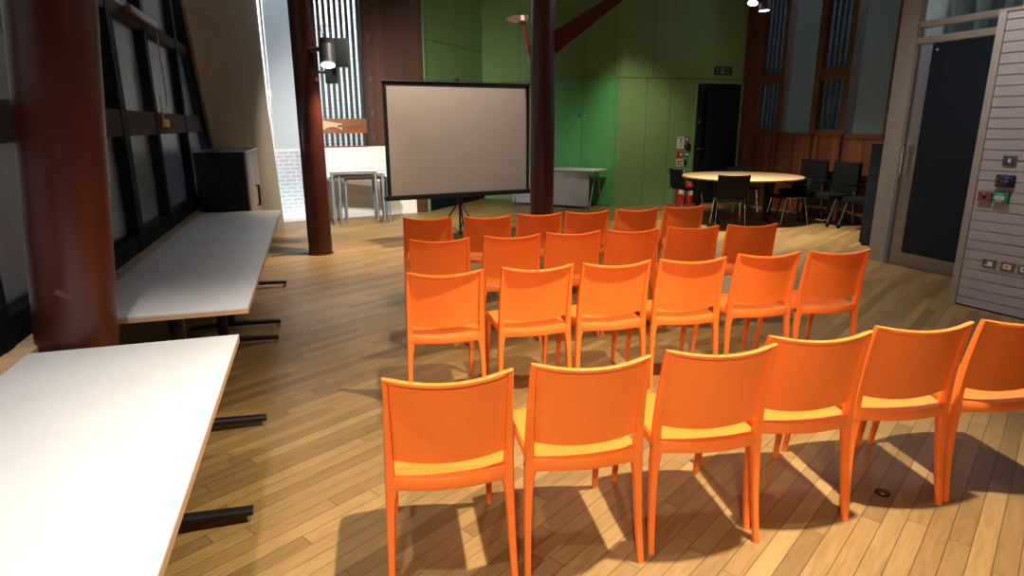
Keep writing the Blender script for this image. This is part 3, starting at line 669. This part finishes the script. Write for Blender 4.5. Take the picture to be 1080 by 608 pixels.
# ------------------------------------------------------------------ projection screen on tripod
sA, sB = Vector((-1.5454, 8.1129, 0)), Vector((0.2054, 8.9716, 0)); ZT, ZB = 2.050, 0.694
SF = Frame((sA.x, sA.y), (sB - sA)[:2]); W = (sB - sA).length
sc = thing('projection_screen', 'portable projection screen with black border on a tripod behind the orange chairs', 'projection screen', SF.p(W * 0.5 - 0.02, 0.05, 0), SF.rz)
x0 = -(W * 0.5 - 0.02); x1 = x0 + W; yo = -0.05
MB().box(x0, x1, yo - 0.002, yo + 0.002, ZB, ZT).build('fabric', 'screen', sc)
MB().box(x0 - 0.05, x0, yo - 0.003, yo + 0.003, ZB, ZT + .04).box(x1, x1 + 0.045, yo - 0.003, yo + 0.003, ZB, ZT + .04).box(x0 - 0.05, x1 + 0.045, yo - 0.003, yo + 0.003, ZT, ZT + 0.05).build('border', 'blackp', sc)
MB().box(x0 - 0.09, x1 + 0.09, yo - 0.03, yo + 0.045, ZB - 0.062, ZB, 0.012).build('case', 'black', sc)
MB().tube([(x0 - 0.06, yo, ZT + 0.055), (x1 + 0.06, yo, ZT + 0.055)], 0.015, 10).build('top_bar', 'black', sc)
MB().tube([(0, 0, 0.10), (0, 0, ZT + 0.10)], 0.015, 12).box(-0.03, 0.03, -0.03, 0.02, ZT + 0.05, ZT + 0.11, 0.006).build('pole', 'black', sc)
MB().tube([(0, 0, 0.53), (0, 0, 0.60)], 0.032, 14).build('hub', 'black', sc)
for k in range(3):
    a = math.radians(205 + 120 * k) - SF.rz
    lg = MB().tube([(0.02 * math.cos(a), 0.02 * math.sin(a), 0.56), (0.40 * math.cos(a), 0.40 * math.sin(a), 0.03), (0.44 * math.cos(a), 0.44 * math.sin(a), 0.012)], 0.011, 8).build('leg', 'black', sc)
    MB().tube([(0.215 * math.cos(a), 0.215 * math.sin(a), 0.29), (0.0, 0.0, 0.13)], 0.007, 6).build('brace', 'black', lg)
MB().tube([(-0.62, 0.0, ZT + 0.10), (-0.3, 0.0, ZT + 0.085), (0, 0, ZT + 0.10), (0.6, 0.0, ZT + 0.06)], 0.0025, 6).build('cord', 'black', sc)

# ------------------------------------------------------------------ stacked small tables (left rear)
def nest_table(t_loc, rz, z0, label, seed):
    t = thing('stacking_table', label, 'table', (t_loc[0], t_loc[1], z0), rz, 'stack of small white-topped tables')
    w_, d_, H = 0.74, 0.62, 0.775
    MB().box(-w_ / 2, w_ / 2, -d_ / 2, d_ / 2, H - 0.018, H, 0.004).build('tabletop', 'white_lam', t)
    fm = MB()
    for s in (-1, 1): fm.box(-w_ / 2 + 0.02, w_ / 2 - 0.02, s * (d_ / 2 - 0.04) - 0.012, s * (d_ / 2 - 0.04) + 0.012, H - 0.055, H - 0.018); fm.box(s * (w_ / 2 - 0.04) - 0.012, s * (w_ / 2 - 0.04) + 0.012, -d_ / 2 + 0.03, d_ / 2 - 0.03, H - 0.055, H - 0.018)
    fm.build('frame', 'greymet', t)
    for a in (-1, 1):
        for b in (-1, 1):
            MB().tube([(a * (w_ / 2 - 0.035), b * (d_ / 2 - 0.035), H - 0.02), (a * (w_ / 2 - 0.02), b * (d_ / 2 - 0.02), 0)], [0.020, 0.016], 12).build('leg', 'greymet', t)
    return t
rz = LB.rz * 0.55
for dx, dy, z0, dr, lab in ((0.10, 0.13, 0.0, 0.0, 'lowest'), (-0.09, 0.06, 0.036, 0.03, 'second from the bottom'), (0.05, -0.03, 0.072, -0.02, 'second from the top'), (-0.05, -0.12, 0.108, 0.02, 'topmost')):
    nest_table((-2.54 + dx, 10.50 + dy), rz + dr, z0, 'small white-topped metal table, %s of the stack by the left rear wall' % lab, 1)

# ------------------------------------------------------------------ folding table with modesty panel, by the green doors
ft = thing('folding_table', 'pale folding table with grey front panel standing before the green double doors', 'table', BC.p(2.03, -0.42, 0), BC.rz)
MB().box(-0.92, 0.94, -0.30, 0.30, 0.722, 0.745, 0.004).build('tabletop', 'white_lam', ft)
MB().box(-0.90, 0.80, -0.24, -0.225, 0.05, 0.70, 0.003).build('front_panel', 'greypan', ft)
for s in (-1, 1):
    for q in (-1, 1):
        MB().tube([(s * 0.84, q * 0.05, 0.72), (s * 0.84, q * 0.27, 0.03)], [0.018, 0.015], 10).tube([(s * 0.84, q * 0.27, 0.0), (s * 0.84, q * 0.27, 0.03)], 0.017, 10).build('leg', 'greymet', ft)

# ------------------------------------------------------------------ round meeting table and chairs
RC = Vector((3.85, 10.62, 0))
rt = thing('round_table', 'large round pale wood meeting table with black legs by the dark door', 'table', RC, 0)
mb = MB(); R_ = 0.97
mb.tube([(0, 0, 0.712), (0, 0, 0.716), (0, 0, 0.736), (0, 0, 0.74)], [R_ - 0.006, R_, R_, R_ - 0.004], 96); mb.build('tabletop', 'rtop', rt)
for s, x in ((-1, -0.56), (1, 0.47)):
    for q in (-1, 1):
        lg = MB(); xx = x + (0.10 if q < 0 else -0.10) * -s
        sweep_rect(lg, [(xx, q * 0.10, 0.69), (xx, q * 0.16, 0.35), (xx, q * 0.20, 0.05), (xx - 0.0, q * 0.30, 0.02), (xx, q * 0.42, 0.015)], [((0.042, 0, 0), (0, 0.028, 0))] * 2 + [((0.042, 0, 0), (0, 0.016, 0.014)), ((0.03, 0, 0), (0, 0.0, 0.018)), ((0.028, 0, 0), (0, 0, 0.014))])
        lg.build('leg', 'black', rt)
    MB().box(x - 0.13, x + 0.13, -0.5, 0.5, 0.69, 0.712).build('bearer', 'black', rt)
MB().box(-0.50, 0.45, -0.03, 0.03, 0.64, 0.69).build('beam', 'black', rt)
def meeting_chair(loc, rz, label, arms=True, H=0.80):
    t = thing('meeting_chair', label, 'chair', loc, rz, 'black chairs around the round table')
    def bk(u, v):
        s = -1 + 2 * u; z = 0.46 + (H - 0.46) * v
        return Vector((s * (0.225 + 0.01 * v), -0.20 - 0.06 * v - 0.03 * (1 - s * s), z - 0.012 * (1 - s * s) * v)), Vector((0, -1, 0))
    MB().sheet(bk, 12, 6, 0.018).build('backrest', 'blackp', t)
    def st(u, v):
        s = -1 + 2 * u; y = -0.20 + 0.44 * v
        return Vector((s * (0.21 + 0.015 * math.sin(PI * v)), y, 0.455 - 0.012 * math.sin(PI * v) * (1 - s * s) - 0.02 * max(0, v - .85) / .15)), Vector((0, 0, 1))
    MB().sheet(st, 10, 10, 0.022).build('seat', 'blackp', t)
    for s in (-1, 1):
        MB().tube([(s * 0.20, -0.16, 0.435), (s * 0.225, -0.24, 0.0)], 0.009, 8).build('leg', 'chrome', t)
        MB().tube([(s * 0.20, 0.16, 0.435), (s * 0.225, 0.24, 0.0)], 0.009, 8).build('leg', 'chrome', t)
        if arms:
            MB().tube([(s * 0.22, -0.22, 0.44), (s * 0.25, -0.21, 0.62), (s * 0.25, 0.0, 0.655), (s * 0.25, 0.14, 0.645)], [0.010, 0.012, 0.014, 0.014], 8).build('armrest', 'blackp', t)
    MB().tube([(-0.20, 0.0, 0.43), (0.20, 0.0, 0.43)], 0.009, 8).tube([(-0.2, -0.16, 0.43), (-0.2, 0.16, 0.43)], 0.009, 8).tube([(0.2, -0.16, 0.43), (0.2, 0.16, 0.43)], 0.009, 8).build('frame', 'chrome', t)
    return t
meeting_chair((3.36, 9.72, 0), math.radians(-8), 'black chair with its back to the camera at the near side of the round table', arms=False, H=0.84)
meeting_chair((4.30, 11.78, 0), math.radians(180), 'black armchair at the far side of the round table, facing the camera')
meeting_chair((3.20, 11.52, 0), math.radians(-75), 'black armchair at the left side of the round table by the fire extinguishers')
meeting_chair((4.50, 10.25, 0), math.radians(100), 'black armchair at the right side of the round table', arms=True, H=0.74)

# padded nesting chairs against the timber wall
def padded_chair(loc, rz, label):
    t = thing('nesting_chair', label, 'chair', loc, rz, 'black padded chairs against the timber wall')
    MB().box(-0.285, 0.285, -0.285, -0.215, 0.50, 0.985, 0.034).build('backrest', 'fabric', t)
    MB().box(-0.26, 0.26, -0.212, 0.24, 0.42, 0.50, 0.03).build('seat', 'fabric', t)
    for s in (-1, 1):
        l1_ = MB().tube([(s * 0.24, -0.25, 0.62), (s * 0.26, -0.20, 0.45), (s * 0.27, -0.25, 0.06)], 0.014, 8).build('leg', 'greyd', t)
        l2_ = MB().tube([(s * 0.26, 0.10, 0.44), (s * 0.27, 0.22, 0.06)], 0.014, 8).build('leg', 'greyd', t)
        MB().tube([(s * 0.262, -0.27, 0.028), (s * 0.286, -0.27, 0.028)], 0.028, 14).build('castor', 'blackp', l1_)
        MB().tube([(s * 0.262, 0.22, 0.028), (s * 0.286, 0.22, 0.028)], 0.028, 14).build('castor', 'blackp', l2_)
        MB().tube([(s * 0.27, -0.24, 0.50), (s * 0.31, -0.20, 0.66), (s * 0.31, 0.12, 0.66)], [0.012, 0.014, 0.018], 8).build('armrest', 'blackp', t)
    mb = MB()
    for k in range(9): mb.tube([(-0.16 + k * 0.04, -0.17, 0.43), (-0.16 + k * 0.04, -0.19, 0.22)], 0.004, 5)
    mb.tube([(-0.18, -0.19, 0.22), (0.18, -0.19, 0.22)], 0.007, 6).build('book_rack', 'greymet', t)
    return t
padded_chair(WD.p(1.76, -0.46), WD.rz + math.radians(182), 'black padded armchair, left one of those against the timber wall')
padded_chair(WD.p(2.44, -0.46), WD.rz + math.radians(176), 'black padded armchair, middle one of those against the timber wall')
padded_chair(WD.p(3.14, -0.42), WD.rz + math.radians(180), 'black padded armchair, rightmost and partly hidden against the timber wall')

# navy cupboard behind the door post
nc = thing('navy_cupboard', 'tall narrow navy cupboard standing just left of the door post', 'cupboard', (4.66, 8.31, 0), math.radians(-66))
MB().box(0, 0.55, 0.0, 0.6, 0.03, 1.319, 0.004).build('body', 'navy', nc)
MB().box(0.01, 0.54, -0.012, 0.0, 0.05, 1.31, 0.003).build('door', 'navy', nc)
MB().box(0.02, 0.53, 0.02, 0.58, 0, 0.03).build('plinth', 'black', nc)

# ------------------------------------------------------------------ fire point on the green wall
def notice(u, z, w_, h_, m, label, marks=()):
    t = thing('wall_notice', label, 'sign', CD.p(u, -0.004, z), CD.rz)
    MB().box(0, w_, -0.004, 0, 0, h_).build('plate', m, t)
    for (a, b, c, d, mm) in marks: MB().box(a, b, -0.006, -0.004, c, d).build('printed_mark', mm, t)
    return t
notice(1.225, 1.11, 0.155, 0.22, 'white', 'white fire action notice above the red fire notices', ((.02, .135, .18, .20, 'redp'), (.06, .095, .12, .165, 'black'), (.02, .135, .09, .098, 'greyp'), (.02, .135, .065, .073, 'greyp'), (.02, .135, .04, .048, 'greyp')))
notice(1.235, 0.935, 0.14, 0.115, 'redp', 'red extinguisher sign with white symbol below the fire action notice', ((.07, .11, .03, .085, 'white'),))
notice(1.24, 0.765, 0.15, 0.135, 'white', 'white and red fire sign under the red extinguisher sign', ((.02, .06, .02, .115, 'redp'), (.08, .13, .07, .11, 'redp'), (.08, .13, .02, .05, 'redp')))
notice(1.33, 0.56, 0.10, 0.12, 'white', 'small white notice lowest on the green wall above the extinguishers', ((.02, .08, .05, .09, 'redp'),))
notice(1.395, 1.225, 0.10, 0.115, 'greyp', 'dark square notice at the top beside the dark door', ((.03, .06, .03, .09, 'white'),))
notice(1.405, 0.94, 0.11, 0.11, 'greenp', 'small green and grey notice beside the dark door', ((.03, .08, .03, .07, 'white'),))
t = thing('alarm_bell', 'dark round alarm unit on the green wall beside the notices', 'alarm', CD.p(1.46, -0.003, 1.15), CD.rz)
MB().tube([(0, 0, 0), (0, -0.03, 0), (0, -0.05, 0)], [0.065, 0.065, 0.045], 20).build('bell', 'black', t)
MB().tube([(0, -0.05, 0), (0, -0.06, 0)], 0.014, 10).build('centre', 'greyp', t)
t = thing('key_switch', 'small dark switch box low beside the dark door', 'switch', CD.p(1.40, -0.003, 0.80), CD.rz)
MB().box(0, 0.045, -0.03, 0, 0, 0.09, 0.005).build('box', 'black', t)
MB().box(0.012, 0.032, -0.035, -0.03, 0.03, 0.06).build('rocker', 'greyp', t)
def extinguisher(u, o, h, r, label):
    t = thing('fire_extinguisher', label, 'fire extinguisher', CD.p(u, o, 0), CD.rz, 'fire extinguishers by the dark door')
    MB().tube([(0, 0, 0.0), (0, 0, 0.02), (0, 0, h * 0.78), (0, 0, h * 0.86), (0, 0, h * 0.9)], [r * .92, r, r, r * 0.6, 0.02], 24).build('cylinder', 'redp', t)
    MB().box(-0.02, 0.02, -0.03, 0.03, h * 0.9, h * 0.95, 0.004).tube([(0, 0.02, h * .95), (0, -0.09, h * 1.0)], 0.008, 8).build('valve_handle', 'black', t)
    MB().tube([(0, -0.02, h * 0.92), (r * .8, -0.03, h * 0.88), (r * 1.15, -0.02, h * 0.6), (r * 1.1, -0.02, h * 0.3)], 0.011, 8).build('hose', 'black', t)
    mb = MB(); rg = []
    for z in (h * 0.35, h * 0.6): rg.append([Vector((math.cos(a) * (r + .001), -abs(math.sin(a)) * (r + .001), z)) for a in [PI * (0.25 + 0.5 * i / 8) for i in range(9)]])
    mb.loft(rg, cap=False, closed=False); mb.build('instruction_label', 'white', t)
extinguisher(1.24, -0.20, 0.60, 0.085, 'larger red fire extinguisher by the green wall, left one of the pair')
extinguisher(1.46, -0.19, 0.50, 0.07, 'smaller red fire extinguisher by the green wall, right one of the pair')
tag(MB().box(1.02, 1.60, -0.34, -0.06, 0, 0.03, 0.008).build('extinguisher_tray', 'redbr', loc=CD.A, rz=CD.rz), 'low red tray under the fire extinguishers by the green wall', 'tray')
for o in C.objects:
    if o.name.startswith('fire_extinguisher'): o.location.z = 0.03
# exit sign
t = thing('exit_sign', 'dark fire exit sign with white arrow and running figure above the dark door', 'sign', CD.p(1.945, -0.01, 2.51), CD.rz)
MB().box(0, 0.39, -0.03, 0, 0, 0.15, 0.004).build('plate', mat('exit_sign_green', (0.008, 0.03, 0.02), 0.4), t)
sg = mat('sign_pale', (0.22, 0.25, 0.23), 0.5)
mb = MB(); mb.box(0.05, 0.065, -0.032, -0.03, 0.03, 0.09); mb.loft([[Vector((x, y, z)) for x, z in ((0.03, 0.085), (0.085, 0.085), (0.0575, 0.125))] for y in (-0.032, -0.030)]); mb.build('arrow', sg, t)
mb = MB(); mb.box(0.13, 0.21, -0.0315, -0.03, 0.02, 0.13); mb.build('doorway_pictogram', sg, t)
mb = MB(); mb.tube([(0.175, -0.033, 0.11), (0.175, -0.031, 0.11)], 0.009, 10)
for a, b in (((.172, .10), (.162, .07)), ((.162, .07), (.178, .05)), ((.178, .05), (.172, .03)), ((.162, .07), (.146, .045)), ((.170, .095), (.190, .085)), ((.170, .095), (.150, .085))):
    mb.tube([(a[0], -0.0325, a[1]), (b[0], -0.0325, b[1])], 0.0045, 6)
mb.build('running_figure', 'black', t)
for k, (txt, z) in enumerate((('Fire', 0.085), ('exit', 0.03))):
    cu_ = bpy.data.curves.new('lettering', 'FONT'); cu_.body = txt; cu_.size = 0.06; cu_.extrude = 0.001
    o = bpy.data.objects.new('lettering', cu_); C.objects.link(o); dg = bpy.context.evaluated_depsgraph_get()
    me = bpy.data.meshes.new_from_object(o.evaluated_get(dg)); bpy.data.objects.remove(o)
    me.materials.clear(); me.materials.append(sg)
    o = bpy.data.objects.new('lettering', me); C.objects.link(o); o.parent = t; o.location = (0.24, -0.032, z); o.rotation_euler = (PI / 2, 0, 0)

# ------------------------------------------------------------------ fittings on the boarded wall
def plate(name, u, z, w_, h_, m, label, cat, dep=0.012, group=None):
    t = thing(name, label, cat, BW.p(u, -0.001, z), BW.rz, group)
    MB().box(0, w_, -dep, 0, 0, h_, 0.003).build('plate', m, t); return t
t = plate('light_switch', 0.225, 1.237, 0.10, 0.078, 'greyp', 'grey metal switch plate highest on the boarded wall', 'switch')
MB().box(0.042, 0.062, -0.018, -0.012, 0.025, 0.055, 0.002).build('rocker', 'white', t)
t = thing('beacon', 'dark blue domed beacon on the boarded wall under the switch plate', 'beacon', BW.p(0.275, -0.001, 1.11), BW.rz)
MB().box(-0.07, 0.07, -0.03, 0, -0.05, 0.05, 0.014).build('base', 'black', t)
mb = MB(); rg = []
for i in range(7):
    a = PI / 2 * i / 6; rr_ = max(0.002, math.cos(a)); rg.append([Vector((0.066 * rr_ * math.cos(q) * (abs(math.cos(q)) ** -0.3 if abs(math.cos(q)) > .2 else 1.3), -0.03 - 0.045 * math.sin(a), 0.044 * rr_ * math.sin(q))) for q in [2 * PI * k / 24 for k in range(24)]])
mb.loft(rg); mb.build('dome', 'lblue', t)
t = plate('push_button', 0.095, 0.932, 0.105, 0.078, 'redbr', 'reddish box with a black button on the boarded wall', 'push button', 0.03)
MB().tube([(0.052, -0.03, 0.034), (0.052, -0.038, 0.034)], 0.014, 16).build('button', 'black', t)
MB().tube([(0.045, -0.03, 0.064), (0.045, -0.033, 0.064)], 0.006, 8).build('indicator', 'white', t)
t = plate('call_point', 0.212, 0.93, 0.115, 0.092, 'greenp', 'green emergency door release with a white label on the boarded wall', 'call point', 0.035)
MB().box(0.018, 0.09, -0.038, -0.035, 0.03, 0.058).build('label_panel', 'white', t)
for k in range(3): MB().box(0.030 + 0.018 * k, 0.042 + 0.018 * k, -0.039, -0.038, 0.040, 0.048).build('printed_mark', 'redp', t)
MB().box(0.03, 0.08, -0.037, -0.035, 0.070, 0.076).box(0.03, 0.08, -0.037, -0.035, 0.014, 0.020).build('printed_line', 'white', t)
for k, (u, lab) in enumerate(((0.215, 'brass socket plate with a white switch, leftmost in the low row on the boarded wall'), (0.358, 'brass socket plate with white insert, second in the low row on the boarded wall'), (0.487, 'brass socket plate at the right end of the low row on the boarded wall'))):
    t = plate('socket_plate', u, 0.375, 0.105, 0.072, 'brass', lab, 'socket', 0.008, 'brass socket plates on the boarded wall')
    MB().box(0.02, 0.08, -0.011, -0.008, 0.016, 0.056, 0.001).build('insert', 'white', t)
    if k == 0: MB().box(0.01, 0.04, -0.013, -0.008, 0.03, 0.066, 0.001).build('cover', 'brass', t)
    else: MB().box(0.035, 0.06, -0.013, -0.011, 0.032, 0.042).build('slot', 'greyp', t)

# ------------------------------------------------------------------ floor details
fb = thing('floor_socket', 'small round black floor socket with a metal ring near the right-hand chairs', 'floor socket', (1.60, 2.39, 0), 0)
fb.location = (1.625, 2.44, 0)
MB().tube([(0, 0, 0), (0, 0, 0.004), (0, 0, 0.006)], [0.032, 0.032, 0.026], 24).build('cap', 'black', fb)
MB().tube([(-0.006 + 0.012 * math.cos(a), 0.012 * math.sin(a) - 0.012, 0.009) for a in [2 * PI * k / 12 for k in range(13)]], 0.002, 5).build('ring', 'chrome', fb)
def cable(pts, label, r=0.004):
    P3 = []
    for i in range(len(pts) - 1):
        p0 = pts[max(i - 1, 0)]; p1 = pts[i]; p2 = pts[i + 1]; p3 = pts[min(i + 2, len(pts) - 1)]
        for k in range(8):
            s = k / 8; P3.append(tuple(0.5 * ((2 * p1[j]) + (-p0[j] + p2[j]) * s + (2 * p0[j] - 5 * p1[j] + 4 * p2[j] - p3[j]) * s * s + (-p0[j] + 3 * p1[j] - 3 * p2[j] + p3[j]) * s ** 3) for j in (0, 1)) + (r,))
    P3.append((pts[-1][0], pts[-1][1], r))
    tag(MB().tube(P3, r, 6).build('cable', 'rubber'), label, 'cable')
cable([(-2.98, 7.62), (-2.9, 7.74), (-2.75, 7.76), (-2.6, 7.84)], 'thin grey cable on the floor running from the tables to the left column')
cable([(1.9, 4.55), (1.95, 4.3), (1.85, 4.05), (1.9, 3.98)], 'thin grey cable on the floor behind the second row of chairs')
